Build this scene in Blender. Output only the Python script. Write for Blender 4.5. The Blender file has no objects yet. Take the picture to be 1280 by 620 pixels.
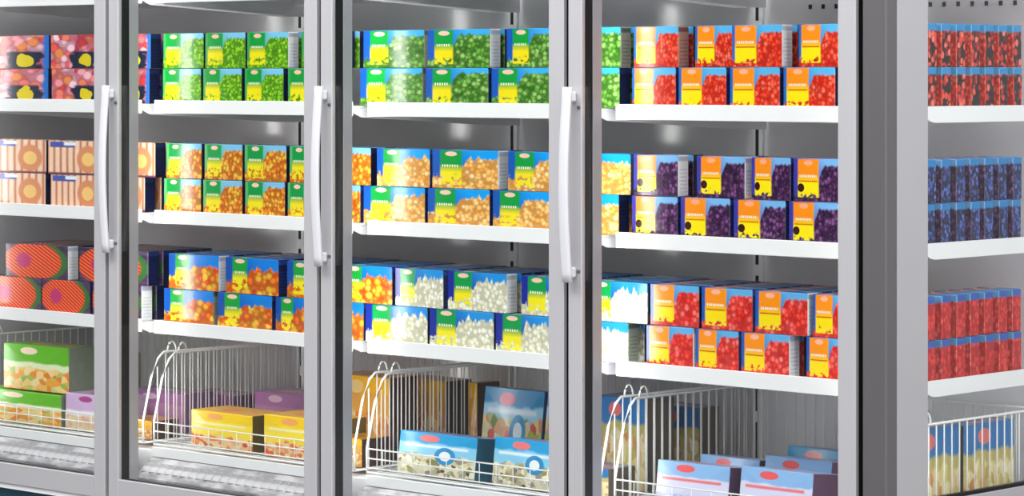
import bpy, bmesh, math, random
from mathutils import Vector, Matrix
random.seed(7)
S = bpy.context.scene
COL = S.collection
# ------------------------------------------------------------------ camera
FPX, CX, HY = 3719.0, 640.0, 94.0              # focal length in pixels, centre column, horizon row
PHI = math.radians(43.34)
SN, CS = math.sin(PHI), math.cos(PHI)
CAM = Vector((3.441, -4.616, 1.337))
cd = bpy.data.cameras.new('camera'); cam = bpy.data.objects.new('camera', cd); COL.objects.link(cam)
cam.location = CAM; cam.rotation_euler = (math.pi/2, 0, PHI)
cd.sensor_width = 36; cd.lens = 36*FPX/1280; cd.shift_y = -(310-HY)/1280; cd.clip_start = .05
S.camera = cam
# ------------------------------------------------------------------ world, lights, exposure
w = bpy.data.worlds.new('world'); S.world = w; w.use_nodes = True
bg = w.node_tree.nodes['Background']; bg.inputs[0].default_value = (.93, .95, 1, 1); bg.inputs[1].default_value = 1.2
def area(name, loc, size, power, rot=(0, 0, 0), sy=None):
    l = bpy.data.lights.new(name, 'AREA'); l.energy = power; l.size = size
    if sy: l.shape = 'RECTANGLE'; l.size_y = sy
    o = bpy.data.objects.new(name, l); o.location = loc; o.rotation_euler = rot; COL.objects.link(o); return o
area('ceiling_panel_light', (-1.5, -2.0, 3.3), 4.0, 90, (math.radians(20), 0, 0), 1.2)
area('ceiling_panel_light', (2.6, -.3, 3.3), 3.0, 75, (0, math.radians(30), 0), 1.5)
LED_STRENGTH = 8.0
vs = S.view_settings
vs.view_transform = 'Standard'; vs.look = 'None'; vs.gamma = 1; vs.use_curve_mapping = False; vs.exposure = .33

def at(px, py, Y):                              # ray through a photo pixel meets the plane y = Y
    a = (px-CX)/FPX; dy = Y-CAM.y
    dx = dy*(a*CS-SN)/(CS+a*SN)
    zd = -dx*SN+dy*CS
    return Vector((CAM.x+dx, Y, CAM.z-(py-HY)*zd/FPX))
def ax(px, Y): return at(px, HY, Y).x
def az(px, py, Y): return at(px, py, Y).z

# ------------------------------------------------------------------ node helper
def lin(c):
    f = lambda v: v/12.92 if v <= .04045 else ((v+.055)/1.055)**2.4
    if isinstance(c, str):
        c = [int(c[i:i+2], 16)/255 for i in (0, 2, 4)]
    return (f(c[0]), f(c[1]), f(c[2]), 1)
class NT:
    def __init__(s, name, rough=.5, metal=0, spec=.5, coat=0):
        s.m = bpy.data.materials.new(name); s.m.use_nodes = True
        s.t = s.m.node_tree; s.b = s.t.nodes['Principled BSDF']
        s.b.inputs['Roughness'].default_value = rough; s.b.inputs['Metallic'].default_value = metal
        s.b.inputs['Specular IOR Level'].default_value = spec
        s.b.inputs['Coat Weight'].default_value = coat; s.b.inputs['Coat Roughness'].default_value = .12
    def put(s, inp, v):
        if isinstance(v, bpy.types.NodeSocket): s.t.links.new(v, inp)
        elif isinstance(v, str): inp.default_value = lin(v)
        elif isinstance(v, (int, float)):
            inp.default_value = v if not hasattr(inp.default_value, '__len__') else [v]*len(inp.default_value)
        else: inp.default_value = v
    def node(s, typ, **kw):
        n = s.t.nodes.new(typ)
        for k, v in kw.items(): setattr(n, k, v)
        return n
    def M(s, op, a, b=0, c=0, clamp=False):
        n = s.node('ShaderNodeMath', operation=op, use_clamp=clamp)
        for i, v in enumerate((a, b, c)): s.put(n.inputs[i], v)
        return n.outputs[0]
    def mix(s, f, a, b):
        n = s.node('ShaderNodeMix', data_type='RGBA')
        s.put(n.inputs[0], f); s.put(n.inputs[6], a); s.put(n.inputs[7], b)
        return n.outputs[2]
    def ramp(s, f, stops):
        n = s.node('ShaderNodeValToRGB'); e = n.color_ramp.elements
        while len(e) < len(stops): e.new(.5)
        for i, (p, c) in enumerate(stops): e[i].position = p; e[i].color = lin(c)
        s.put(n.inputs[0], f); return n.outputs[0]
    def uv(s):
        u = s.node('ShaderNodeUVMap'); x = s.node('ShaderNodeSeparateXYZ'); s.t.links.new(u.outputs[0], x.inputs[0])
        return u.outputs[0], x.outputs[0], x.outputs[1]
    def less(s, a, b, soft=.02):                # 1 where a < b, soft edge
        return s.M('MULTIPLY_ADD', s.M('SUBTRACT', b, a), 1/soft, .5, True)
    def box(s, u, v, u0, u1, v0, v1, soft=.02):
        f = s.less(u0, u, soft)
        for x in (s.less(u, u1, soft), s.less(v0, v, soft), s.less(v, v1, soft)): f = s.M('MULTIPLY', f, x)
        return f
    def oval(s, u, v, cu, cv, ru, rv, soft=.15):
        d = s.M('ADD', s.M('POWER', s.M('DIVIDE', s.M('SUBTRACT', u, cu), ru), 2), s.M('POWER', s.M('DIVIDE', s.M('SUBTRACT', v, cv), rv), 2))
        return s.less(d, 1, soft)
    def vmap(s, vec, sx, sy, off=0, rot=0):
        n = s.node('ShaderNodeMapping'); s.t.links.new(vec, n.inputs[0])
        n.inputs['Scale'].default_value = (sx, sy, 1); n.inputs['Location'].default_value = (off, off*.7, 0)
        n.inputs['Rotation'].default_value = (0, 0, rot)
        return n.outputs[0]
    def vor(s, vec, scale, feat='F1', rnd=1):
        n = s.node('ShaderNodeTexVoronoi', feature=feat); s.put(n.inputs['Vector'], vec)
        n.inputs['Scale'].default_value = scale; n.inputs['Randomness'].default_value = rnd; return n
    def noise(s, vec, scale, detail=2):
        n = s.node('ShaderNodeTexNoise'); s.put(n.inputs['Vector'], vec); n.inputs['Scale'].default_value = scale
        n.inputs['Detail'].default_value = detail; return n.outputs[0]
    def out(s, col, rough=None, bump=None, bs=.2, bd=.002):
        s.put(s.b.inputs['Base Color'], col)
        if rough is not None: s.put(s.b.inputs['Roughness'], rough)
        if bump is not None:
            n = s.node('ShaderNodeBump'); n.inputs['Strength'].default_value = bs; n.inputs['Distance'].default_value = bd
            s.put(n.inputs['Height'], bump); s.t.links.new(n.outputs[0], s.b.inputs['Normal'])
        return s.m
    def shift(s, vec):                          # a different piece of the pattern on every object
        o = s.node('ShaderNodeObjectInfo'); a = s.node('ShaderNodeVectorMath', operation='ADD')
        c = s.node('ShaderNodeCombineXYZ'); s.put(c.inputs[0], s.M('MULTIPLY', o.outputs['Random'], 37)); s.put(c.inputs[1], s.M('MULTIPLY', o.outputs['Random'], 19))
        s.t.links.new(vec, a.inputs[0]); s.t.links.new(c.outputs[0], a.inputs[1]); return a.outputs[0]

def plain(name, c, rough=.5, metal=0, grain=0, stretch=(1, 1, 1), coat=0):
    n = NT(name, rough, metal, coat=coat)
    tc = n.node('ShaderNodeTexCoord'); mp = n.node('ShaderNodeMapping'); n.t.links.new(tc.outputs['Object'], mp.inputs[0])
    mp.inputs['Scale'].default_value = stretch
    f = n.noise(mp.outputs[0], 6, 4)
    base = lin(c); d = tuple(x*(1-grain) for x in base[:3])+(1,)
    return n.out(n.mix(f, d, base), n.M('MULTIPLY_ADD', f, .1, rough-.05))

ALU = plain('brushed_aluminium', 'c3c1c3', .42, .2, .1, (60, 60, .6))
HANDLE = plain('satin_handle', 'dedee2', .35, .1, .04, (30, 30, 1))
ENDFR = plain('grey_end_profile', '666364', .45, .2, .1, (60, 60, .5))
PANEL = plain('light_grey_panel', 'aba9ab', .5, .1, .04)
BLACK = plain('black_gasket', '0b090d', .85)
MULL = plain('grey_inner_profile', 'b2b0b6', .4, .1, .05)
WHITE = plain('white_enamel', 'f6f6f6', .25, 0, .02)
BACK = plain('glossy_liner', 'f4f3f7', .1, 0, .03, coat=.5)
SHELFM = plain('shelf_enamel', 'f6f6f8', .3, 0, .02)
WIRE = plain('white_wire', 'f2f2ee', .3)
TEAL = plain('dark_teal_plinth', '0c4a5c', .4, 0, .1)
DARK = plain('dark_slot', '1c1b20', .6)
FLOORM = plain('grey_floor', '8a8886', .35, 0, .1)
WALLM = plain('painted_wall', '9a9a9a', .8, 0, .03)
SCREW = plain('screw_steel', '77757a', .35, .8)
def grille_mat():
    n = NT('mottled_steel', .4, .3)
    tc = n.node('ShaderNodeTexCoord'); mp = n.node('ShaderNodeMapping'); n.t.links.new(tc.outputs['Object'], mp.inputs[0]); mp.inputs['Scale'].default_value = (1, 2.5, 2.5)
    f = n.noise(mp.outputs[0], 14, 3)
    return n.out(n.ramp(f, [(.4, '97959a'), (.6, 'cfcdd0')]), None, f, .5, .01)
GRILLE = grille_mat()
def glass_mat():
    m = bpy.data.materials.new('door_glass'); m.use_nodes = True; t = m.node_tree; t.nodes.clear()
    o = t.nodes.new('ShaderNodeOutputMaterial'); mx = t.nodes.new('ShaderNodeMixShader')
    a = t.nodes.new('ShaderNodeBsdfTransparent'); g = t.nodes.new('ShaderNodeBsdfGlossy'); fr = t.nodes.new('ShaderNodeFresnel')
    ge = t.nodes.new('ShaderNodeNewGeometry'); mr = t.nodes.new('ShaderNodeMapRange')   # same reflectance on both faces of the pane
    mr.inputs[3].default_value = 1.45; mr.inputs[4].default_value = 1/1.45
    t.links.new(ge.outputs['Backfacing'], mr.inputs[0]); t.links.new(mr.outputs[0], fr.inputs[0]); g.inputs['Roughness'].default_value = .02
    a.inputs[0].default_value = (.975, .985, .98, 1)
    t.links.new(fr.outputs[0], mx.inputs[0]); t.links.new(a.outputs[0], mx.inputs[1]); t.links.new(g.outputs[0], mx.inputs[2]); t.links.new(mx.outputs[0], o.inputs[0])
    return m
GLASS = glass_mat()
def led_mat():
    n = NT('led_diffuser', .4); n.b.inputs['Emission Color'].default_value = (1, .99, .97, 1); n.b.inputs['Emission Strength'].default_value = LED_STRENGTH
    return n.out('ffffff')
LED = led_mat()

# ------------------------------------------------------------------ carton print
def art(name, bgc, label, food, scale=9, l=(.14, .44), low=.2, high=.72, jag=.2, logo='f6c9b4', sky=None, stretch=(1.6, 1), rough=.2, line=None, blob=None, halo=None):
    """front print: background, heap of food, label block in two colours, oval emblem"""
    n = NT(name, rough, spec=.5, coat=.35); vec, u, v = n.uv()
    sv = n.shift(vec)
    base = n.mix(n.less(.35, n.M('MULTIPLY', u, v), .5), bgc, sky or bgc)
    # heap outline
    rise = n.M('MULTIPLY_ADD', n.M('SUBTRACT', u, l[1]-.12), 4.5, 0, True)
    edge = n.M('SUBTRACT', n.noise(n.vmap(sv, 9, .01), 1.6, 3), .5)
    top = n.M('ADD', n.M('MULTIPLY_ADD', rise, high-low, low), n.M('MULTIPLY', edge, jag*2))
    heap = n.less(v, top, .05)
    a = n.vor(n.vmap(sv, *stretch), scale)
    tone = n.node('ShaderNodeSeparateColor'); n.t.links.new(a.outputs['Color'], tone.inputs[0])
    fcol = n.ramp(tone.outputs[0], [(i/(len(food)-1), c) for i, c in enumerate(food)])
    shade = tuple(x*.62 for x in lin(food[0])[:3])+(1,)
    fcol = n.mix(n.M('MULTIPLY', n.less(.5, a.outputs['Distance'], .25), .8), fcol, shade)
    fcol = n.mix(n.M('MULTIPLY', n.less(a.outputs['Distance'], .16, .12), .45), fcol, food[-1])
    col = n.mix(heap, base, fcol)
    if label:
        yb = n.box(u, v, l[0], l[1], .1, .985, .03)
        g = n.ramp(v, [(.2, label[1]), (.42, label[1]), (.62, label[0]), (.95, label[0])])
        col = n.mix(yb, col, g)
        if line: col = n.mix(n.box(u, v, l[0]+.02, l[1]-.02, .46, .49, .02), col, line)
        lettering = n.less(n.M('FRACT', n.M('MULTIPLY', u, 26)), .55, .2)
        col = n.mix(n.M('MULTIPLY', lettering, n.box(u, v, l[0]+.03, l[1]-.05, .56, .62, .02)), col, 'f2f4e4')
        col = n.mix(n.oval(u, v, (l[0]+l[1])/2, .9, .09, .06), col, logo)
        leaf = n.less(n.noise(n.vmap(sv, 5, 4), 2.2, 2), .47, .05)
        spill = n.M('MULTIPLY', n.less(v, n.M('MULTIPLY_ADD', edge, .4, low+.06), .05), leaf)
        col = n.mix(spill, col, fcol)
    if blob: col = n.mix(n.oval(u, v, l[0]+.06, .32, .07, .1), col, blob)
    return n.out(col, None)

PRINTS = {
 'pea': art('print_green_peas', '3ba054', ('0f9a3a', 'f2e012'), ['4f9214', '7cc81c', 'a8dc30'], 12, jag=.08, sky='7cc4e8', logo='f4c0a8', high=.84, low=.22, l=(.07, .45)),
 'bean': art('print_green_beans', '1a58b8', ('12a03c', 'f6e018'), ['3c7420', '68a83c', 'a4cc74'], 9, jag=.14, sky='3cb0ee', high=.86, low=.2, l=(.12, .42)),
 'carrot': art('print_carrot_mix', '5cb070', ('0f9844', 'f2e020'), ['d06414', 'f2902c', 'e8c840', 'f8b848'], 9, jag=.14, sky='7cc0e8', high=.84, low=.26, l=(.08, .46)),
 'fries': art('print_golden_florets', '1858b4', ('149c40', 'f6e424'), ['f0a048', 'fac468', 'fde0a0'], 9, jag=.22, sky='18a0f0', high=.78, low=.3, l=(.13, .46)),
 'stirfry': art('print_orange_vegetables', '0e50a8', ('1aa038', 'f4e420'), ['e05414', 'f47c1c', 'c8b028', 'fcb030', 'fcd84c'], 6, jag=.24, sky='1480dc', high=.7, low=.32, l=(.14, .42)),
 'cauliflower': art('print_cauliflower', '182c98', ('109c48', 'f8ea1c'), ['e6e2c0', 'f4f0d8', 'fffef4'], 8, jag=.34, sky='2494e0', high=.78, low=.24, stretch=(2.2, 1), l=(.12, .42)),
 'berry': art('print_red_berries', '1c66bc', ('fc9010', 'fee408'), ['d82414', 'f64a28', 'fc7c60'], 10, jag=.08, sky='58b4e8', high=.82, low=.14, line='c05010', logo='ffb08c', l=(.07, .5)),
 'blackberry': art('print_blackberries', '3a3aa0', ('fc9010', 'fee808'), ['30183c', '5c3060', '8c5894'], 10, jag=.1, sky='7ab4ea', high=.84, low=.12, line='d07010', logo='ffa884', blob='3a1408', l=(.1, .52)),
 'redpack': art('print_red_fruit', '1c58b4', ('fc9414', 'fee008'), ['e42420', 'f44838', 'fa8078'], 8, jag=.08, sky='60b0e4', high=.84, low=.14, line='c85010', logo='ffb49a', l=(.08, .5)),
}
def meat_art():
    n = NT('print_sausage', .22, coat=.3); vec, u, v = n.uv(); sv = n.shift(vec)
    a = n.vor(n.vmap(sv, 1.5, 1), 4.5); t = n.node('ShaderNodeSeparateColor'); n.t.links.new(a.outputs['Color'], t.inputs[0])
    col = n.ramp(t.outputs[0], [(0, 'c03434'), (.2, 'ee5c50'), (.4, 'f4a8b0'), (.6, 'f6d4e0'), (.75, 'f07a74'), (.9, 'e88a4c')])
    col = n.mix(n.M('MULTIPLY', n.less(.5, a.outputs['Distance'], .2), .6), col, '8c3858')
    w_ = n.M('MULTIPLY', n.M('SUBTRACT', n.noise(sv, 5, 2), .5), .4)
    col = n.mix(n.box(n.M('ADD', u, w_), v, .42, .92, .0, .52, .06), col, '1e2840')
    col = n.mix(n.oval(u, n.M('ADD', v, w_), .68, .24, .12, .2), col, 'dcc820')
    col = n.mix(n.box(n.M('ADD', u, n.M('MULTIPLY', w_, .3)), v, .93, 1.2, -.1, 1.1, .04), col, '2a70c4')
    return n.out(col)
def bread_art():
    n = NT('print_bread_rolls', .3, coat=.3); vec, u, v = n.uv(); sv = n.shift(vec)
    stripe = n.M('ABSOLUTE', n.M('SINE', n.M('MULTIPLY', u, 26)))
    col = n.ramp(stripe, [(0, '8a4a2c'), (.4, 'dc9c6c'), (.85, 'fadcc4')])
    col = n.mix(n.M('MULTIPLY', n.noise(sv, 7, 3), .5), col, 'e8a88c')
    r = n.oval(u, v, .74, .46, .2, .4, .3); r2 = n.oval(u, v, .74, .46, .11, .2, .3)
    col = n.mix(r, col, 'dc9064'); col = n.mix(r2, col, 'f4c878')
    col = n.mix(n.box(u, v, .04, .5, .8, .97, .03), col, '4a5aa8'); col = n.mix(n.box(u, v, .3, .52, .86, .96, .03), col, 'e8f2f4')
    col = n.mix(n.less(v, .06, .04), col, '7a3a50')
    return n.out(col)
def papaya_art():
    n = NT('print_red_roast', .3, coat=.3); vec, u, v = n.uv()
    st = n.M('SINE', n.M('MULTIPLY', n.M('ADD', n.M('MULTIPLY', u, 1.3), v), 60))
    red = n.ramp(n.M('MULTIPLY_ADD', st, .5, .5), [(.1, 'b82410'), (.6, 'f0481c'), (1, 'fa8a50')])
    col = n.ramp(n.noise(n.vmap(n.shift(vec), 3, 3), 2.5, 3), [(.35, '34203c'), (.6, '5c4468'), (.8, '3a7a50')])
    col = n.mix(n.oval(u, v, .5, .5, .5, .6), col, '3a7038')
    col = n.mix(n.oval(u, v, .44, .5, .46, .56), col, red)
    col = n.mix(n.oval(u, v, .3, .52, .12, .22, .5), col, 'c03070')
    return n.out(col)
PRINTS['meat'] = meat_art(); PRINTS['bread'] = bread_art(); PRINTS['roast'] = papaya_art()
def end_print(name, base, stripe, text=True):
    n = NT(name, .3, coat=.3); vec, u, v = n.uv()
    col = base
    if text:
        f = n.M('MULTIPLY', n.less(n.M('FRACT', n.M('MULTIPLY', v, 11)), .4, .2), n.box(u, v, .15, .85, .1, .7, .03))
        f = n.M('MULTIPLY', f, n.less(n.noise(n.vmap(vec, 30, 3), 2, 1), .52, .1))
        col = n.mix(f, base, stripe)
    col = n.mix(n.box(u, v, .0, 1, .86, .97, .03), col, stripe)
    return n.out(col)
ENDS = {
 'white': end_print('end_white_print', 'ffffff', 'c8d0e0'), 'blue': end_print('end_blue_print', '16245c', '2c4c9c'),
 'salmon': end_print('end_salmon_print', 'd09a88', '8a5a58'), 'dark': end_print('end_navy_print', '0e1438', '1c2c60'), 'grey': end_print('end_grey_print', '9aa090', '5c6a58'),
}
def end_food(name, food, topc, scale, gap='18060c'):
    n = NT(name, .3, coat=.3); vec, u, v = n.uv(); sv = n.shift(vec)
    a = n.vor(n.vmap(sv, .45, 1), scale); t = n.node('ShaderNodeSeparateColor'); n.t.links.new(a.outputs['Color'], t.inputs[0])
    col = n.ramp(t.outputs[0], [(i/(len(food)-1), c) for i, c in enumerate(food)])
    col = n.mix(n.less(.5, a.outputs['Distance'], .2), col, gap)
    col = n.mix(n.less(.84, v, .04), col, topc)
    return n.out(col)
ENDS['raspberry'] = end_food('end_red_berries', ['5c0c18', 'd82820', 'f24a38', 'f68a70'], '2a8cc8', 6)
ENDS['blueberry'] = end_food('end_blueberries', ['1c1850', '3450a0', '5a80d0', '4a3080'], '1c80c0', 10, '101038')
ENDS['redfruit'] = end_food('end_red_fruit', ['c01818', 'e83028', 'f04840'], '2c5cb0', 9, 'b01414')
def top_print(name, a, b, c):
    n = NT(name, .3, coat=.3); vec, u, v = n.uv()
    col = n.mix(n.box(u, v, .14, .44, -.1, 1.1, .02), a, b); col = n.mix(n.oval(u, v, .29, .5, .09, .3), col, c)
    return n.out(col)
TOPS = {'green': top_print('top_blue_green', '1c3c94', '15803c', 'e8c8b8'), 'orange': top_print('top_blue_orange', '20489c', 'f08018', 'ffb890'), 'dark': top_print('top_dark', '2c2440', '40304c', '807088')}
TOPOF = dict(pea='green', bean='green', carrot='green', fries='green', stirfry='green', cauliflower='green', berry='orange', blackberry='orange', redpack='orange', meat='dark', bread='dark', roast='dark')

# ------------------------------------------------------------------ mesh helpers
def tag(o, label=None, cat=None, group=None, kind=None):
    if label: o['label'] = label
    if cat: o['category'] = cat
    if group: o['group'] = group
    if kind: o['kind'] = kind
    return o
def link(name, me, parent=None, loc=None):
    o = bpy.data.objects.new(name, me); COL.objects.link(o)
    if parent: o.parent = parent
    if loc is not None: o.location = loc
    return o
def empty(name, loc=(0, 0, 0)): return link(name, None, None, loc)
class MB:
    def __init__(s): s.bm = bmesh.new()
    def box(s, x0, x1, y0, y1, z0, z1, bev=0, rot=None):
        r = bmesh.ops.create_cube(s.bm, size=1); vs_ = r['verts']
        for v in vs_: v.co = Vector((x0 if v.co.x < 0 else x1, y0 if v.co.y < 0 else y1, z0 if v.co.z < 0 else z1))
        if bev:
            es = list({e for v in vs_ for e in v.link_edges})
            bmesh.ops.bevel(s.bm, geom=es, offset=bev, segments=1, affect='EDGES')
        return s
    def tube(s, pts, r=.0015, n=6, closed=False):
        pts = [Vector(p) for p in pts]; rings = []
        for i, p in enumerate(pts):
            a = pts[i-1] if i else (pts[-1] if closed else p); b = pts[(i+1) % len(pts)] if (i+1 < len(pts) or closed) else p
            d = (b-a).normalized(); up = Vector((0, 0, 1)) if abs(d.z) < .9 else Vector((0, 1, 0))
            e1 = d.cross(up).normalized(); e2 = d.cross(e1)
            rings.append([s.bm.verts.new(p+(e1*math.cos(k*2*math.pi/n)+e2*math.sin(k*2*math.pi/n))*r) for k in range(n)])
        m = len(rings)
        for i in range(m if closed else m-1):
            A, B = rings[i], rings[(i+1) % m]
            for k in range(n): s.bm.faces.new((A[k], A[(k+1) % n], B[(k+1) % n], B[k]))
        if not closed:
            s.bm.faces.new(rings[0][::-1]); s.bm.faces.new(rings[-1])
        return s
    def bar(s, pts, wx, ty, closed=False):      # flat bar swept along a path in a vertical plane x = const
        rings = []
        for i, p in enumerate(pts):
            p = Vector(p); a = Vector(pts[max(i-1, 0)]); b = Vector(pts[min(i+1, len(pts)-1)]); d = (b-a).normalized()
            nn = Vector((1, 0, 0)).cross(d).normalized()
            q = [(-.5, -.28), (-.28, -.5), (.28, -.5), (.5, -.28), (.5, .28), (.28, .5), (-.28, .5), (-.5, .28)]
            rings.append([s.bm.verts.new(p+Vector((1, 0, 0))*u*wx+nn*v*ty) for u, v in q])
        for A, B in zip(rings, rings[1:]):
            for k in range(8): s.bm.faces.new((A[k], A[(k+1) % 8], B[(k+1) % 8], B[k]))
        s.bm.faces.new(rings[0][::-1]); s.bm.faces.new(rings[-1]); return s
    def mesh(s, name, mat, smooth=False):
        bmesh.ops.recalc_face_normals(s.bm, faces=s.bm.faces)
        me = bpy.data.meshes.new(name); s.bm.to_mesh(me); s.bm.free()
        me.materials.append(mat)
        if smooth:
            for p in me.polygons: p.use_smooth = True
        return me
    def build(s, name, mat, parent=None, smooth=False, loc=None): return link(name, s.mesh(name, mat, smooth), parent, loc)
def bx(name, mat, parent, x0, x1, y0, y1, z0, z1, bev=.001):
    """box with its origin at its own middle"""
    c = Vector(((x0+x1)/2, (y0+y1)/2, (z0+z1)/2)); px_, py_, pz_ = (x1-x0)/2, (y1-y0)/2, (z1-z0)/2
    o = MB().box(-px_, px_, -py_, py_, -pz_, pz_, bev).build(name, mat, parent)
    o.location = c - (parent.location if parent and parent.parent is None else Vector((0, 0, 0))); return o

# ------------------------------------------------------------------ dimensions
W = .76
SEAM = [-3*W, -2*W, -W, 0.0]                    # vertical seams between doors; the last is the right edge of door four
LEFT = -4*W
SHZ = [1.5485, 1.2755, 1.004, .7315]            # top edges of the shelf lips
YS, YB = .13, .65                               # shelf front, back liner
ZB, ZT = .30, 2.0
XE = .066                                       # right end of the cabinet
NTH = ['first', 'second', 'third', 'fourth', 'fifth', 'sixth', 'seventh', 'eighth', 'ninth', 'tenth', 'eleventh']
DOORN = ['leftmost', 'second', 'third', 'rightmost']

# ------------------------------------------------------------------ setting
o = bx('floor', FLOORM, None, -9.1, 6, -8.1, 1, -.1, 0, 0); tag(o, kind='structure')
ADDEDWALL = plain('added_charcoal_wall', '4c4e52', .8, 0, .05)  # unseen dark walls, added to keep reflections in the door glass low
o = bx('added_dark_wall_front', ADDEDWALL, None, -9, 6, -8.1, -8, 0, 3.6, 0); tag(o, kind='structure')
o = bx('added_dark_wall_left', ADDEDWALL, None, -9.1, -9, -8, .86, 0, 3.6, 0); tag(o, kind='structure')
o = bx('wall_back', WALLM, None, -9.1, 6, .86, 1.0, 0, 3.6, 0); tag(o, kind='structure')

# ------------------------------------------------------------------ cabinet
cab = empty('freezer_cabinet', ((LEFT)/2, 0, 0))
tag(cab, 'long upright grey freezer cabinet with four glass doors and glazed right end', 'freezer')
bx('back_liner', BACK, cab, LEFT-.0, XE-.02, YB, YB+.02, .34, ZT-.05, 0)
bx('cabinet_back', PANEL, cab, LEFT-.066, XE, YB+.021, YB+.12, .0, ZT+.2)
bx('cabinet_top', PANEL, cab, LEFT-.066, XE, .036, YB+.02, ZT-.03, ZT+.2)
bx('cabinet_floor', SHELFM, cab, LEFT+.001, XE-.06, .125, YB-.001, .34, .41)
bx('end_profile', ENDFR, cab, .009, XE, 0.0, .035, ZB, ZT+.2, .003)
bx('end_panel', PANEL, cab, XE-.02, XE, .036, .137, ZB, ZT-.031, .001)
bx('end_panel', PANEL, cab, XE-.02, XE, .138, YB, .001, .507, .001)
bx('end_gasket', BLACK, cab, XE-.018, XE-.002, .138, YB, .508, .514, 0)
g = bx('end_glass', GLASS, cab, XE-.014, XE-.007, .138, YB, .515, ZT-.031, 0)
bx('end_panel', PANEL, cab, LEFT-.066, LEFT-.046, .036, YB+.02, ZB, ZT-.031)
bx('end_profile', ENDFR, cab, LEFT-.066, LEFT-.009, 0, .035, ZB, ZT+.2, .003)
bx('sill_strip', WHITE, cab, LEFT-.066, XE, .006, .12, ZB-.014, ZB-.001, .001)
bx('plinth', TEAL, cab, LEFT-.066, XE-.02, .02, YB, .001, ZB-.015, .001)
bx('header_panel', PANEL, cab, LEFT-.009, .009, .0, .035, ZT+.004, ZT+.2, .002)
for i, xs in enumerate([LEFT]+SEAM):            # cabinet posts behind the door seams
    bx('post', MULL, cab, xs-.045, xs+.045 if i < 4 else xs+.045, .036, .064, .34, ZT-.031, .001)
bx('lower_rail', MULL, cab, LEFT+.046, -.046, .036, .064, ZB, .345, .001)
bx('upper_rail', MULL, cab, LEFT+.046, -.046, .036, .064, ZT-.08, ZT-.031, .001)
for xs in [LEFT+.01]+SEAM[:3]+[-.012]:                     # slotted uprights on the back liner
    up = bx('slotted_upright', SHELFM, cab, xs-.014, xs+.014, YB-.008, YB-.0005, .42, ZT-.06, .001)
    m = MB(); z = .46
    while z < ZT-.1: m.box(-.0035, .0035, -.0015, .001, z-1.17, z-1.17+.085); z += .11
    q = m.build('slots', DARK, up); q.location = (0, -.005, 0)
m = MB()
for k in range(16): m.box(-.62+k*.036, -.612+k*.036, YB-.002, YB+.001, 1.484, 1.494)
q = m.build('liner_holes', DARK, cab); q.location = -cab.location; tag(q, kind='stuff')

# bottom air grille, one per bay
for i in range(4):
    x0 = ([LEFT]+SEAM)[i]+.03; x1 = ([LEFT]+SEAM)[i+1]-.03
    r = empty('air_grille', ((x0+x1)/2, .1, .36))
    tag(r, 'sloping mottled grey intake grille at the foot of the %s freezer bay' % DOORN[i], 'grille', 'intake grilles along the cabinet foot')
    m = MB(); L = x1-x0
    bm = m.bm
    P = [(-.035, -.014), (-.0355, -.009), (.018, .034), (.018, .029)]
    vv = [[bm.verts.new((s_*L/2, y, z)) for (y, z) in (P[0], P[1], P[2], P[3])] for s_ in (-1, 1)]
    for k in range(4): bm.faces.new((vv[0][k], vv[0][(k+1) % 4], vv[1][(k+1) % 4], vv[1][k]))
    bm.faces.new(vv[0]); bm.faces.new(vv[1][::-1])
    m.build('grille_plate', GRILLE, r)
    nb = 24; me = None
    for k in range(nb):
        xx = -L/2+(k+.5)*L/nb
        if me is None:
            mm = MB()
            mm.bm.free(); mm.bm = bmesh.new(); mm.box(-.011, .011, -.02, .012, -.001, .0015, .0005); me = mm.mesh('louvre', GRILLE)
        lo = link('louvre', me, r, (xx, -.006, .016)); lo.rotation_euler = (math.atan2(.043, .0535), 0, .35)
    bx('kerb', WHITE, r, x0, x1, .119, .1245, .395, .42)

# LED strips behind the posts
for i, xs in enumerate([LEFT]+SEAM):
    xs = xs+.010 if xs < 0 else -.024; r = empty('led_strip_light', (xs, .066, 1.2))
    nm = ['left end post', 'first post from left', 'second post from left', 'third post from left', 'right end post'][i]
    tag(r, 'slim vertical white lamp strip fixed behind the '+nm, 'lamp', 'lamp strips behind the posts')
    bx('housing', WHITE, r, xs-.0205, xs+.0205, .0645, .071, .45, 1.9)
    m = MB()
    prof = [(-.0195, 0), (-.018, .005), (-.01, .008), (.01, .008), (.018, .005), (.0195, 0)]
    a = [m.bm.verts.new((x, y, -.72)) for x, y in prof]; b = [m.bm.verts.new((x, y, .7)) for x, y in prof]
    for k in range(6): m.bm.faces.new((a[k], a[(k+1) % 6], b[(k+1) % 6], b[k]))
    m.bm.faces.new(a); m.bm.faces.new(b)
    q = m.build('diffuser', LED, r); q.location = (0, .0052, -.03)

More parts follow.
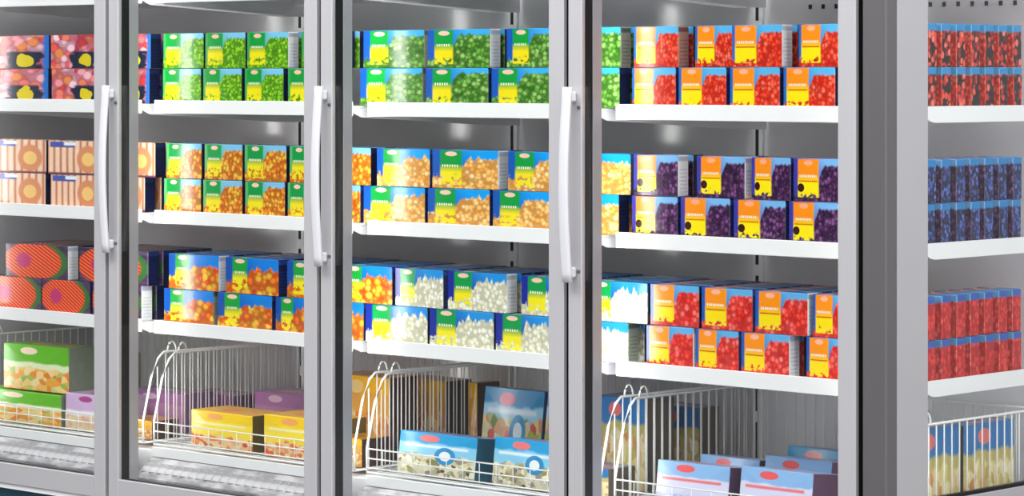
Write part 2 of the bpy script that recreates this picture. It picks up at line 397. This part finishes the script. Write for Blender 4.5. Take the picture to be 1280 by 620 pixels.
# ------------------------------------------------------------------ doors
ED = [LEFT]+SEAM
for i in range(4):
    x0, x1 = ED[i]+.0065, ED[i+1]-.0065
    d = empty('glass_door', ((x0+x1)/2, 0, ZB))
    tag(d, '%s glass freezer door in a slim brushed aluminium frame' % DOORN[i], 'door', 'glass freezer doors')
    sw = .038; sr = .043; bh = .051
    bx('stile', ALU, d, x0, x0+sw, 0, .012, ZB, ZT, .0015)
    bx('stile', ALU, d, x1-sr, x1, 0, .012, ZB, ZT, .0015)
    bx('rail', ALU, d, x0+sw, x1-sr, .0005, .012, ZB, ZB+bh, .001)
    bx('rail', ALU, d, x0+sw, x1-sr, .0005, .012, ZT-.06, ZT, .001)
    m = MB()
    m.box(x0+.001, x0+sw-.001, .0122, .0352, ZB+.002, ZT-.002); m.box(x1-sr+.001, x1-.001, .0122, .0352, ZB+.002, ZT-.002)
    m.box(x0+sw-.001, x1-sr+.001, .0122, .0352, ZB+.002, ZB+bh-.001); m.box(x0+sw-.001, x1-sr+.001, .0122, .0352, ZT-.059, ZT-.002)
    q = m.build('gasket', BLACK, d); q.location = -d.location
    bx('pane', GLASS, d, x0+sw-.001, x1-sr+.001, .003, .007, ZB+bh-.001, ZT-.059, 0)
    # curved pull handle on the left stile
    hx = x0+.016; zt, zb = 1.312, .905
    h = MB(); pts = []
    for k in range(21):
        t = k/20; z = zt+(zb-zt)*t; y = -.02-.012*math.sin(math.pi*t)
        pts.append((hx, y, z))
    hd = h.bar(pts, .024, .010).build('handle', HANDLE, d, True); hd.location = -d.location
    for zz in (zt-.02, zb+.02):
        q = bx('mount', HANDLE, hd, hx-.009, hx+.009, -.017, -.0002, zz-.011, zz+.011, .003)
    for zz in (zt-.042, zb+.022):
        s_ = MB(); r_ = bmesh.ops.create_cone(s_.bm, cap_ends=True, segments=10, radius1=.004, radius2=.0032, depth=.004, matrix=Matrix.Rotation(math.pi/2, 4, 'X'))
        q = s_.build('screw', SCREW, hd); q.location = Vector((x0+.031, -.0022, zz))

# ------------------------------------------------------------------ shelves
SN_ = ['high', 'top', 'middle', 'bottom']
for i in range(4):
    x0, x1 = ED[i]+.025, ED[i+1]-.025
    if i == 3: x1 = -.002
    for j, z in enumerate(SHZ):
        s_ = empty('shelf', ((x0+x1)/2, YS, z-.01))
        where = 'just above the picture behind the %s door' % DOORN[i] if j == 0 else 'at %s level behind the %s door' % (['', 'upper', 'middle', 'lower'][j], DOORN[i])
        tag(s_, 'white enamelled shelf '+where, 'shelf', 'white freezer shelves')
        bx('deck', SHELFM, s_, x0, x1, YS+.004, YB-.03, z-.014, z-.010, .0005)
        bx('front_lip', WHITE, s_, x0, x1, YS, YS+.0035, z-.033, z, .001)
        bx('rear_beam', SHELFM, s_, x0+.006, x1-.006, YB-.055, YB-.045, z-.03, z-.0145, .001)
        bx('cross_rib', SHELFM, s_, x0+.006, x1-.006, YS+.2, YS+.212, z-.026, z-.0145, .001)
        if i == 3:
            m = MB(); bm = m.bm
            P = [(.085, .01), (.085, .002)]+[(.085+.04*(1-math.cos(t)), .002-.025*math.sin(t)) for t in [k*math.pi/12 for k in range(1, 7)]]+[(YB-.03-YS, -.023), (YB-.03-YS, .01)]
            a = [bm.verts.new((0, y, z_)) for y, z_ in P]; b = [bm.verts.new((.003, y, z_)) for y, z_ in P]
            for k in range(len(P)): bm.faces.new((a[k], a[(k+1) % len(P)], b[(k+1) % len(P)], b[k]))
            bm.faces.new(a); bm.faces.new(b[::-1])
            q = m.build('side_lip', WHITE, s_); q.location = (x1+.0005-s_.location.x, .001, 0)
        for xx in ((x0+.001, x1-.004) if i < 3 else (x0+.001,)):
            m = MB(); bm = m.bm
            P = [(YS+.006, -.0145), (YS+.006, -.026), (YS+.03, -.036), (YB-.06, -.06), (YB-.012, -.06), (YB-.012, -.0145)]
            a = [bm.verts.new((0, y-YS, z_+.01)) for y, z_ in P]; b = [bm.verts.new((.003, y-YS, z_+.01)) for y, z_ in P]
            for k in range(6): bm.faces.new((a[k], a[(k+1) % 6], b[(k+1) % 6], b[k]))
            bm.faces.new(a); bm.faces.new(b[::-1])
            q = m.build('bracket', WHITE, s_); q.location = (xx-s_.location.x, 0, 0)

# ------------------------------------------------------------------ cartons
NAMES = dict(pea='green pea', bean='green bean', carrot='carrot mix', fries='golden floret', stirfry='orange vegetable', cauliflower='cauliflower',
             berry='red berry', blackberry='blackberry', redpack='red fruit', meat='pink sausage', bread='bread roll', roast='red roast')
def carton_mesh(wd, dp, ht, front, end, top, bulge=.0012):
    bm = bmesh.new(); bmesh.ops.create_cube(bm, size=1)
    for v in bm.verts: v.co = Vector((v.co.x*wd, (v.co.y+.5)*dp, (v.co.z+.5)*ht))
    bmesh.ops.bevel(bm, geom=list(bm.edges), offset=.0014, segments=1, affect='EDGES')
    ff = [f for f in bm.faces if f.normal.y < -.9]
    r = bmesh.ops.poke(bm, faces=ff)             # gently bulging front
    for v in r['verts']: v.co.y -= bulge
    uvl = bm.loops.layers.uv.new('UVMap')
    for f in bm.faces:
        n = f.normal
        k = 0 if n.y < -.6 else 1 if abs(n.x) > .6 else 2
        if abs(n.y) > .6: k = 0
        f.material_index = k
        for l in f.loops:
            c = l.vert.co
            if k == 0: l[uvl].uv = (c.x/wd+.5, c.z/ht)
            elif k == 1: l[uvl].uv = (c.y/dp, c.z/ht)
            else: l[uvl].uv = (c.x/wd+.5, c.y/dp)
    me = bpy.data.meshes.new('carton'); bm.to_mesh(me); bm.free()
    for m in (front, end, top): me.materials.append(m)
    return me
def flap_mesh(dp, ht, mat):                      # glued end flap, a hair proud of the end of the carton
    bm = bmesh.new(); bmesh.ops.create_cube(bm, size=1)
    uvl = bm.loops.layers.uv.new('UVMap')
    for v in bm.verts: v.co = Vector(((v.co.x+.5)*.0006, (v.co.y+.5)*(dp-.004)+.002, (v.co.z+.5)*(ht-.008)+.004))
    for f in bm.faces:
        for l in f.loops: l[uvl].uv = (l.vert.co.y/dp, l.vert.co.z/ht)
    me = bpy.data.meshes.new('end_flap'); bm.to_mesh(me); bm.free(); me.materials.append(mat); return me
TH = .036
cache = {}
def carton(kind, x0, x1, Y, z, ht, end='dark', label=None, group=None, yaw=None, dp=TH, flap=True, tint=None):
    wd = x1-x0-.0015
    key = (kind, round(wd, 2), round(ht, 3), end, dp) if not label else None
    if key and key in cache: me = cache[key]
    else:
        me = carton_mesh(wd if not key else round(wd, 2), dp, ht, PRINTS[kind], ENDS[end], TOPS[TOPOF[kind]])
        if key: cache[key] = me
    o = link('frozen_food_carton', me, None, ((x0+x1)/2, Y, z))
    o.rotation_euler = (0, 0, random.uniform(-.012, .012) if yaw is None else yaw)
    tag(o, label, 'carton', group)
    if flap:
        fl = link('end_flap', flap_mesh(dp, ht, ENDS[end]), o, (wd/2, 0, 0))
    return o
FY = .160
# columns of cartons: (kind, left px, right px, end print); pixels of the photograph read on the plane y = FY
ROWS = {
 (0, 1, 1): [('meat', -30, 61, 'dark'), ('meat', 63, 127, 'dark'), ('meat', 128, 188, 'dark')],
 (0, 1, 0): [('meat', -28, 60, 'dark'), ('meat', 64, 128, 'dark'), ('meat', 129, 186, 'dark')],
 (0, 2, 1): [('bread', -18, 57, 'dark'), ('bread', 60, 128, 'dark'), ('bread', 129, 194, 'dark')],
 (0, 2, 0): [('bread', -16, 56, 'dark'), ('bread', 62, 126, 'dark'), ('bread', 127, 181, 'dark')],
 (0, 3, 1): [('roast', 6, 84, 'white'), ('roast', 98, 184, 'dark')],
 (0, 3, 0): [('roast', -14, 51, 'dark'), ('roast', 52, 112, 'dark'), ('roast', 114, 176, 'white')],
 (1, 1, 1): [('pea', 203, 253, 'dark'), ('pea', 255, 306, 'dark'), ('pea', 308, 359, 'white'), ('pea', 376, 430, 'dark')],
 (1, 1, 0): [('pea', 203, 251, 'dark'), ('pea', 253, 302, 'dark'), ('pea', 305, 354, 'dark'), ('pea', 358, 408, 'dark')],
 (1, 2, 1): [('carrot', 207, 251, 'dark'), ('carrot', 254, 302, 'dark'), ('carrot', 305, 357, 'dark'), ('carrot', 361, 408, 'dark'), ('carrot', 411, 463, 'dark')],
 (1, 2, 0): [('carrot', 204, 251, 'dark'), ('carrot', 253, 302, 'dark'), ('carrot', 305, 355, 'dark'), ('carrot', 358, 404, 'dark'), ('carrot', 406, 449, 'blue')],
 (1, 3, 1): [('stirfry', 210, 273, 'white'), ('stirfry', 281, 348, 'blue'), ('stirfry', 358, 420, 'dark'), ('stirfry', 425, 490, 'blue')],
 (1, 3, 0): [('stirfry', 204, 266, 'grey'), ('stirfry', 270, 339, 'blue'), ('stirfry', 343, 398, 'dark'), ('stirfry', 400, 454, 'blue')],
 (2, 1, 1): [('bean', 453, 530, 'grey'), ('bean', 533, 611, 'white'), ('bean', 632, 700, 'dark'), ('bean', 703, 775, 'grey')],
 (2, 1, 0): [('bean', 449, 528, 'grey'), ('bean', 531, 609, 'blue'), ('bean', 613, 692, 'dark'), ('bean', 696, 774, 'dark')],
 (2, 2, 1): [('fries', 470, 537, 'blue'), ('fries', 539, 621, 'white'), ('fries', 634, 706, 'dark'), ('fries', 710, 787, 'dark')],
 (2, 2, 0): [('fries', 453, 530, 'blue'), ('fries', 533, 611, 'blue'), ('fries', 614, 690, 'dark'), ('fries', 693, 772, 'dark')],
 (2, 3, 1): [('cauliflower', 493, 554, 'blue'), ('cauliflower', 558, 632, 'white'), ('cauliflower', 650, 725, 'dark'), ('cauliflower', 730, 809, 'dark')],
 (2, 3, 0): [('cauliflower', 456, 534, 'dark'), ('cauliflower', 536, 616, 'blue'), ('cauliflower', 618, 698, 'dark'), ('cauliflower', 702, 785, 'grey')],
 (3, 1, 1): [('berry', 791, 847, 'salmon'), ('berry', 864, 912, 'dark'), ('berry', 914, 977, 'white'), ('berry', 997, 1054, 'dark')],
 (3, 1, 0): [('berry', 789, 844, 'blue'), ('berry', 847, 907, 'blue'), ('berry', 911, 974, 'blue'), ('berry', 978, 1043, 'dark'), ],
 (3, 2, 1): [('blackberry', 791, 847, 'white'), ('blackberry', 869, 930, 'white'), ('blackberry', 938, 988, 'blue'), ('blackberry', 991, 1054, 'dark')],
 (3, 2, 0): [('blackberry', 788, 846, 'blue'), ('blackberry', 849, 912, 'blue'), ('blackberry', 915, 981, 'blue'), ('blackberry', 985, 1047, 'dark')],
 (3, 3, 1): [('redpack', 811, 873, 'dark'), ('redpack', 876, 940, 'blue'), ('redpack', 943, 1009, 'white'), ('redpack', 1014, 1066, 'dark')],
 (3, 3, 0): [('redpack', 807, 866, 'white'), ('redpack', 868, 922, 'blue'), ('redpack', 925, 986, 'white'), ('redpack', 1006, 1064, 'dark')],
}
LV = {1: 'upper', 2: 'middle', 3: 'lower'}
CH = .0868
spans = {}
for (bay, sh, row), lst in ROWS.items():
    z = SHZ[sh]-.0095+row*(CH+.0006)
    for k, (kind, a, b, end) in enumerate(lst):
        x0, x1 = ax(a, FY), ax(b, FY)
        ex = dict(white=' with white end', salmon=' with salmon end').get(end, '')
        if (bay, sh, row, k) == (3, 1, 1, 1): ex = ' turned slightly'
        pos = 'leftmost' if k == 0 else NTH[k]
        lb = '%s carton%s, %s, %s row, %s shelf, %s door' % (NAMES[kind], ex, pos, ['bottom', 'top'][row], LV[sh], DOORN[bay])
        yaw = None; yy = FY+random.uniform(0, .003)
        if (bay, sh, row, k) == (3, 1, 1, 1): yaw = .06; yy = FY+.014
        carton(kind, x0, x1, yy, z, CH, end, lb, '%s cartons on the %s shelf' % (NAMES[kind], LV[sh]), yaw)
        # rows of the same carton standing behind it
        depth = 4 if sh == 3 else 1
        for r_ in range(1, depth+1):
            g_ = '%s cartons in the rows behind on the %s shelf' % (NAMES[kind], LV[sh])
            carton(kind, x0+.001, x1-.003, FY+.012+r_*(TH+.006), z, CH, 'dark', None, None, random.uniform(-.006, .006), flap=False)['label'] = \
                '%s carton, %s row back, %s in %s layer, %s shelf, %s door' % (NAMES[kind], NTH[r_], pos, ['bottom', 'top'][row], LV[sh], DOORN[bay])
            bpy.context.scene.collection.objects[-1]['group'] = g_
# stacks against the glazed right end, seen end on
for sh, kind, end in ((1, 'berry', 'raspberry'), (2, 'blackberry', 'blueberry'), (3, 'redpack', 'redfruit')):
    nm = {1: 'red berry print', 2: 'blueberry print', 3: 'plain red'}[sh]
    for row in (0, 1):
        z = SHZ[sh]-.0095+row*(CH+.0006)
        y = FY+.004
        base0 = ROWS[(3, sh, row)][-1][2]
        for k in range(11):
            dp = .07 if k == 0 else .031
            xa = max(ax(base0, FY)+.004, -.10)
            lb = '%s carton end, %s from front, %s row, %s shelf, right end' % (nm, NTH[k], ['bottom', 'top'][row], LV[sh])
            carton(kind, xa, -.006-random.uniform(0, .004), y, z, CH, end, lb, '%s cartons seen end on through the right glass' % NAMES[kind], random.uniform(-.008, .008), dp=dp)
            y += dp+(.004 if k == 0 else .0195)
            if y > YB-.065: break

# ------------------------------------------------------------------ wire baskets
BZ, BT = .4205, .645
RIMF = .478
wire_cache = {}
def wire_seg(p, q, r=.0016):
    """a straight wire; alike ones share a mesh"""
    p, q = Vector(p), Vector(q); L = (q-p).length; k = (round(L, 4), r)
    if k not in wire_cache: wire_cache[k] = MB().tube([(0, 0, 0), (0, 0, L)], r, 6).mesh('wire', WIRE, True)
    return wire_cache[k], p, (q-p).to_track_quat('Z', 'Y').to_euler()
def put_wire(parent, p, q, r=.0016, name='wire'):
    me, loc, rot = wire_seg(p, q, r); o = link(name, me, parent, loc-parent.location); o.rotation_euler = rot; return o
for i in range(4):
    x0, x1 = ED[i]+.02, ED[i+1]-.022
    if i == 3: x1 = -.001
    b_ = empty('wire_basket', ((x0+x1)/2, .38, BZ))
    tag(b_, 'white wire basket with raised sides at the foot behind the %s door' % DOORN[i], 'basket', 'white wire baskets')
    y1 = YB-.03; yt = YS+.07
    def poly(name, pts, r, closed=False):
        q = MB().tube(pts, r, 6, closed).build(name, WIRE, b_, True); q.location = -b_.location
    poly('base_frame', [(x0, YS+.004, BZ+.003), (x1, YS+.004, BZ+.003), (x1, y1, BZ+.003), (x0, y1, BZ+.003)], .003, True)
    for xs in (x0, x1):
        poly('side_rim', [(xs, YS+.004, BZ+.004), (xs, YS+.004, RIMF), (xs, YS+.03, BT-.06), (xs, yt-.018, BT-.014), (xs, yt, BT), (xs, y1, BT), (xs, y1, BZ+.004)], .003)
        lp = [(xs, yt+.012+.014*(1-math.cos(t*math.pi)), BT+.024*math.sin(t*math.pi)) for t in [k/10 for k in range(11)]]
        poly('handle_loop', lp, .0022)
        y = YS+.05
        while y < y1-.01:
            zt_ = BT if y > yt else BT-.06+(y-YS-.03)/(yt-YS-.03)*.05
            put_wire(b_, (xs, y, BZ+.003), (xs, y, zt_)); y += .0265
    poly('back_rim', [(x0, y1, BT), (x1, y1, BT)], .003)
    n_ = 28
    for k in range(1, n_):
        xx = x0+(x1-x0)*k/n_
        put_wire(b_, (xx, y1, BZ+.003), (xx, y1, BT))
        if k % 2 == 0: put_wire(b_, (xx, YS+.004, BZ+.003), (xx, YS+.004, RIMF), .001)
    for zz in (RIMF, RIMF-.022, RIMF-.044): put_wire(b_, (x0, YS+.004, zz), (x1, YS+.004, zz), .0018, 'front_wire')
    m = MB()
    for k in range(1, 16): m.tube([(x0, YS+.004+(y1-YS)*k/16, BZ+.002), (x1, YS+.004+(y1-YS)*k/16, BZ+.002)], .0015, 5)
    q = m.build('base_mesh', WIRE, b_, True); q.location = -b_.location; tag(q, kind='stuff')

# ------------------------------------------------------------------ packs in the baskets
def pack_art(name, top, mid, food, logo, emblem=None, split=(.72, .42), scale=9, rough=.28, band=None):
    n = NT(name, rough, coat=.3); vec, u, v = n.uv(); sv = n.shift(vec)
    a = n.vor(n.vmap(sv, 1.4, 1), scale); t = n.node('ShaderNodeSeparateColor'); n.t.links.new(a.outputs['Color'], t.inputs[0])
    fc = n.ramp(t.outputs[0], [(i/(len(food)-1), c) for i, c in enumerate(food)])
    wav = n.M('MULTIPLY', n.M('SUBTRACT', n.noise(n.vmap(sv, 3, .01), 1.5, 2), .5), .35)
    col = n.mix(n.less(v, n.M('ADD', wav, split[1]), .05), mid, fc)
    col = n.mix(n.less(n.M('ADD', n.M('MULTIPLY', wav, .5), split[0]), v, .04), col, top)
    if band: col = n.mix(n.box(u, v, .08, .9, split[0]-.1, split[0]-.04, .03), col, band)
    col = n.mix(n.oval(u, v, .4, .87, .13, .08), col, logo)
    if emblem:
        col = n.mix(n.oval(u, v, .62, .5, .13, .2), col, emblem); col = n.mix(n.oval(u, v, .62, .5, .07, .11), col, 'f2f8fa')
    return n.out(col)
PK = {
 'green': pack_art('print_green_pack', '62b818', 'e4eec0', ['e87818', 'f4a828', 'f8e0a0', '8ab838'], 'f4dcc0', split=(.62, .5), scale=8),
 'lilac': pack_art('print_lilac_pack', 'd4b4dc', 'f0e8f0', ['e8c880', 'f0e0c0', 'e8a890'], 'b04888', split=(.55, .4)),
 'pink': pack_art('print_pink_pack', 'b878b4', 'c890b8', ['8c5a90', 'd0a0c0', 'b06c9c'], 'f0d0e4', split=(.7, .3)),
 'yellow': pack_art('print_yellow_pack', 'fad00c', 'fbe03c', ['e04828', 'f2883c', 'f0e8b8', 'fcc890'], 'f8a860', split=(.74, .36), scale=10, band='f6f0b0'),
 'amber': pack_art('print_amber_pack', 'fac020', 'eab048', ['d88028', 'f4b050', 'f8e4b0', 'c86430'], 'f4d890', split=(.8, .55), scale=9),
 'pizza': pack_art('print_blue_dish_pack', '1c90c4', 'a8dcf0', ['34541c', 'a8b848', 'e8e4b8', 'd83c30', 'f0dc90'], 'f06888', emblem='2c98c8', split=(.8, .66), scale=8, band='e8f4fa'),
 'aqua': pack_art('print_aqua_pack', '1ca0d8', '8ad0f0', ['8a8040', 'e4dcb0', 'f4f0d8', '5c4030'], 'f07878', emblem='2890c8', split=(.76, .5), scale=11, band='e8f4fa'),
 'khaki': pack_art('print_khaki_pack', '2c78b8', 'c8b868', ['c0a850', 'e8d890', 'f8f0c8', 'd89048'], 'e87870', split=(.72, .6), scale=8),
 'ice': pack_art('print_ice_blue_pack', '8cb8e8', 'dcdcf4', ['b4c0ec', 'f0ecfa', '98c4e8', 'c0b4dc'], 'ee5858', split=(.7, .3), scale=6, band='ee7878'),
}
def solid(name, c):
    n = NT(name, .3, coat=.2); vec, u, v = n.uv(); return n.out(n.mix(n.noise(vec, 6, 2), c, tuple(x*.7 for x in lin(c)[:3])+(1,)))
SIDE = dict(green=solid('side_grey_green', '84907c'), lilac=solid('side_lilac', 'b8a4c0'), pink=solid('side_mauve', '9c6c9c'), yellow=solid('side_olive', '786428'), amber=solid('side_brown', '4c2c20'),
            pizza=solid('side_navy', '184880'), aqua=solid('side_teal', '1c6c88'), khaki=solid('side_grey_brown', '6c6050'), ice=solid('side_plum', '6c4c70'))
def lid(name, c, mark):
    n = NT(name, .3, coat=.2); vec, u, v = n.uv(); sv = n.shift(vec)
    col = n.mix(n.noise(vec, 5, 2), c, tuple(x*.8 for x in lin(c)[:3])+(1,))
    col = n.mix(n.oval(u, v, .4, .45, .14, .2), col, mark)
    f = n.M('MULTIPLY', n.box(u, v, .55, .9, .2, .75, .03), n.less(n.noise(n.vmap(sv, 9, 3), 2.5, 1), .48, .06))
    return n.out(n.mix(f, col, mark))
TP = dict(green=lid('top_leaf_green', '7cb820', 'f4a860'), lilac=lid('top_lilac', 'c8a4cc', 'b04888'), pink=lid('top_pink', 'cc90c0', 'e8c0dc'), yellow=lid('top_amber', 'f8bc0c', 'f08050'), amber=lid('top_amber_dark', 'd89c20', 'a05018'),
          pizza=lid('top_teal_blue', '1c84b0', 'f06888'), aqua=lid('top_aqua', '1c8cc8', 'f07898'), khaki=lid('top_steel_blue', '2c6ca4', 'e87870'), ice=lid('top_pale_blue', 'a4c4ea', 'f06060'))
def pillow_mesh(wd, dp, ht, front, side, top):
    """soft bag: inflated grid closed to a crimped seam at top and bottom"""
    bm = bmesh.new(); nx, nz = 14, 10; uvl = bm.loops.layers.uv.new('UVMap'); G = {}
    for s_ in (0, 1):
        for i in range(nx+1):
            for j in range(nz+1):
                a, b = i/nx, j/nz
                th = dp*.5*(max(0, math.sin(math.pi*a))**.35)*(max(0, math.sin(math.pi*min(1, max(0, (b-.04)/.92))))**.45)
                th += .0015*math.sin(a*19+b*7)*math.sin(math.pi*a)
                if s_ and (i in (0, nx) or j in (0, nz)): G[s_, i, j] = G[0, i, j]; continue
                wob = .003*math.sin(b*9+a*3)
                G[s_, i, j] = bm.verts.new(((a-.5)*wd*(1-.04*math.sin(math.pi*b))+wob*(1-s_), dp*.5+(-th if s_ == 0 else th), b*ht+.002*math.sin(a*14)*(b > .9)))
    for s_ in (0, 1):
        for i in range(nx):
            for j in range(nz):
                q = [G[s_, i, j], G[s_, i+1, j], G[s_, i+1, j+1], G[s_, i, j+1]]
                if len(set(q)) < 4: continue
                if s_: q.reverse()
                try: f = bm.faces.new(q)
                except ValueError: continue
                f.smooth = True; f.material_index = 0
                for l in f.loops: l[uvl].uv = (l.vert.co.x/wd+.5, l.vert.co.z/ht)
    me = bpy.data.meshes.new('soft_pack'); bm.to_mesh(me); bm.free()
    for m in (front, side, top): me.materials.append(m)
    return me
def pack(kind, a, b, ytop, ybot, Y, label, dp=.07, tilt=0, yaw=0, soft=False, name='frozen_food_pack', base=None, roll=0):
    x0, x1 = ax(a, Y), ax(b, Y); mid = (a+b)/2
    zt_ = az(mid, ytop, Y); zb_ = base if base is not None else az(mid, ybot, Y)
    lim = [(ED[i]+.026, ED[i+1]-.028) for i in range(4) if ED[i] < (x0+x1)/2 < ED[i+1]][0]
    x0 = max(x0, lim[0]); x1 = min(x1, lim[1])      # stays inside its basket
    wd = x1-x0; ht = (zt_-zb_)/math.cos(tilt)
    me = pillow_mesh(wd, dp, ht, PK[kind], SIDE[kind], TP[kind]) if soft else carton_mesh(wd, dp, ht, PK[kind], SIDE[kind], TP[kind], .005)
    o = link(name, me, None, ((x0+x1)/2, Y, zb_)); o.rotation_euler = (-tilt, roll, yaw)
    tag(o, label, 'pack', 'packs in the bottom wire baskets')
    if soft:
        m = MB()
        for k in range(int(wd/.006)): m.box(-wd/2+.004+k*.006, -wd/2+.0075+k*.006, dp*.5-.0014, dp*.5+.0014, ht-.008, ht+.004)
        m.build('crimped_seam', TP[kind], o)
    else:
        link('end_flap', flap_mesh(dp, ht, SIDE[kind]), o, (wd/2, 0, 0))
    return o
B0 = BZ+.006
# leftmost basket
pack('green', -22, 76, 489, 0, .160, 'green ready meal pack lying lowest in the leftmost basket', .10, base=B0)
pack('green', 6, 84, 432, 487, .170, 'green pack with orange dish picture stacked on another green pack', .10, base=.5145, yaw=.03)
pack('lilac', 82, 146, 494, 0, .165, 'pale lilac pack with cream picture right in the leftmost basket', .10, base=B0)
pack('green', 98, 150, 440, 0, .29, 'green topped pack with grey end standing at the back of leftmost basket', .07, base=B0)
pack('amber', 150, 196, 525, 0, .165, 'orange pack at the right end of the leftmost basket', .09, base=B0)
pack('pink', 160, 230, 489, 0, .31, 'mauve pink pack standing behind the orange pack in leftmost basket', .10, base=B0)
pack('pink', 232, 292, 492, 0, .46, 'long pink pack in the far right corner of the leftmost basket', .10, base=B0)
# second basket
pack('yellow', 238, 316, 516, 0, .162, 'yellow pack with salad picture, left one in second basket front', .12, base=B0, yaw=-.02)
pack('yellow', 331, 412, 522, 0, .162, 'yellow pack with salad picture, right one in second basket front', .12, base=B0, yaw=.03)
pack('pink', 318, 385, 492, 0, .42, 'long pink pack, left one in the second basket back row', .12, base=B0)
pack('pink', 388, 436, 494, 0, .42, 'long pink pack, right one in the second basket back row', .12, base=B0)
pack('amber', 416, 460, 548, 0, .162, 'golden pack low at the right end of the second basket', .10, base=B0)
pack('amber', 420, 486, 470, 0, .29, 'tall golden pack at the right behind the second basket front row', .10, base=B0, yaw=.02)
pack('amber', 490, 560, 474, 0, .44, 'tall golden pack in the far right corner of the second basket', .09, base=B0, yaw=0)
# third basket
pack('amber', 572, 596, 478, 0, .46, 'narrow golden pack beside a dark gap in third basket back row', .08, base=B0)
pack('pizza', 598, 672, 487, 0, .32, 'blue pack with round dish picture, left of the raised pair in third basket', .10, base=B0, tilt=.12)
pack('pizza', 676, 735, 491, 0, .32, 'blue pack with round dish picture, right of the raised pair in third basket', .10, base=B0, tilt=.12)
pack('aqua', 496, 592, 543, 0, .165, 'aqua vegetable pack, left one in the third basket front row', .12, base=B0, tilt=.12)
pack('aqua', 614, 700, 551, 0, .165, 'aqua vegetable pack, right one in the third basket front row', .12, base=B0, tilt=.12)
pack('khaki', 716, 770, 585, 0, .165, 'khaki pack low at the right end of the third basket', .09, base=B0)
pack('khaki', 745, 806, 497, 0, .31, 'tall blue topped khaki pack at the right of the third basket', .10, base=B0)
pack('khaki', 818, 880, 508, 0, .47, 'blue topped khaki pack in the far right corner of the third basket', .07, base=B0)
# rightmost basket
pack('ice', 818, 908, 580, 0, .165, 'pale icy blue pack, left one in the rightmost basket front row', .11, base=B0, tilt=.12)
pack('ice', 922, 1012, 588, 0, .165, 'pale icy blue pack, middle one in the rightmost basket front row', .11, base=B0, tilt=.12)
pack('ice', 872, 945, 572, 0, .30, 'icy blue pack in the rightmost basket second row, left', .11, base=B0, tilt=.12)
pack('ice', 952, 1035, 574, 0, .30, 'icy blue pack in the rightmost basket second row, middle', .11, base=B0, tilt=.12)
pack('aqua', 980, 1065, 562, 0, .45, 'teal topped pack in the rightmost basket back row', .10, base=B0, tilt=.12)
# packs stacked against the glazed end
def endpack(kind, y0, y1, z0, z1, label, x1=-.012, wd=.05, lean=0):
    me = carton_mesh(y1-y0, wd, z1-z0, PK[kind], SIDE[kind], TP[kind])
    o = link('frozen_food_pack', me, None, (x1, (y0+y1)/2, z0)); o.rotation_euler = (0, lean, math.pi/2)
    link('end_flap', flap_mesh(wd, z1-z0, SIDE[kind]), o, ((y1-y0)/2, 0, 0))
    tag(o, label, 'pack', 'packs in the bottom wire baskets')
endpack('khaki', .175, .355, B0, .635, 'blue and cream pack standing by the right end glass, front one')
endpack('khaki', .37, .55, B0, .63, 'blue and cream pack standing by the right end glass, rear one')
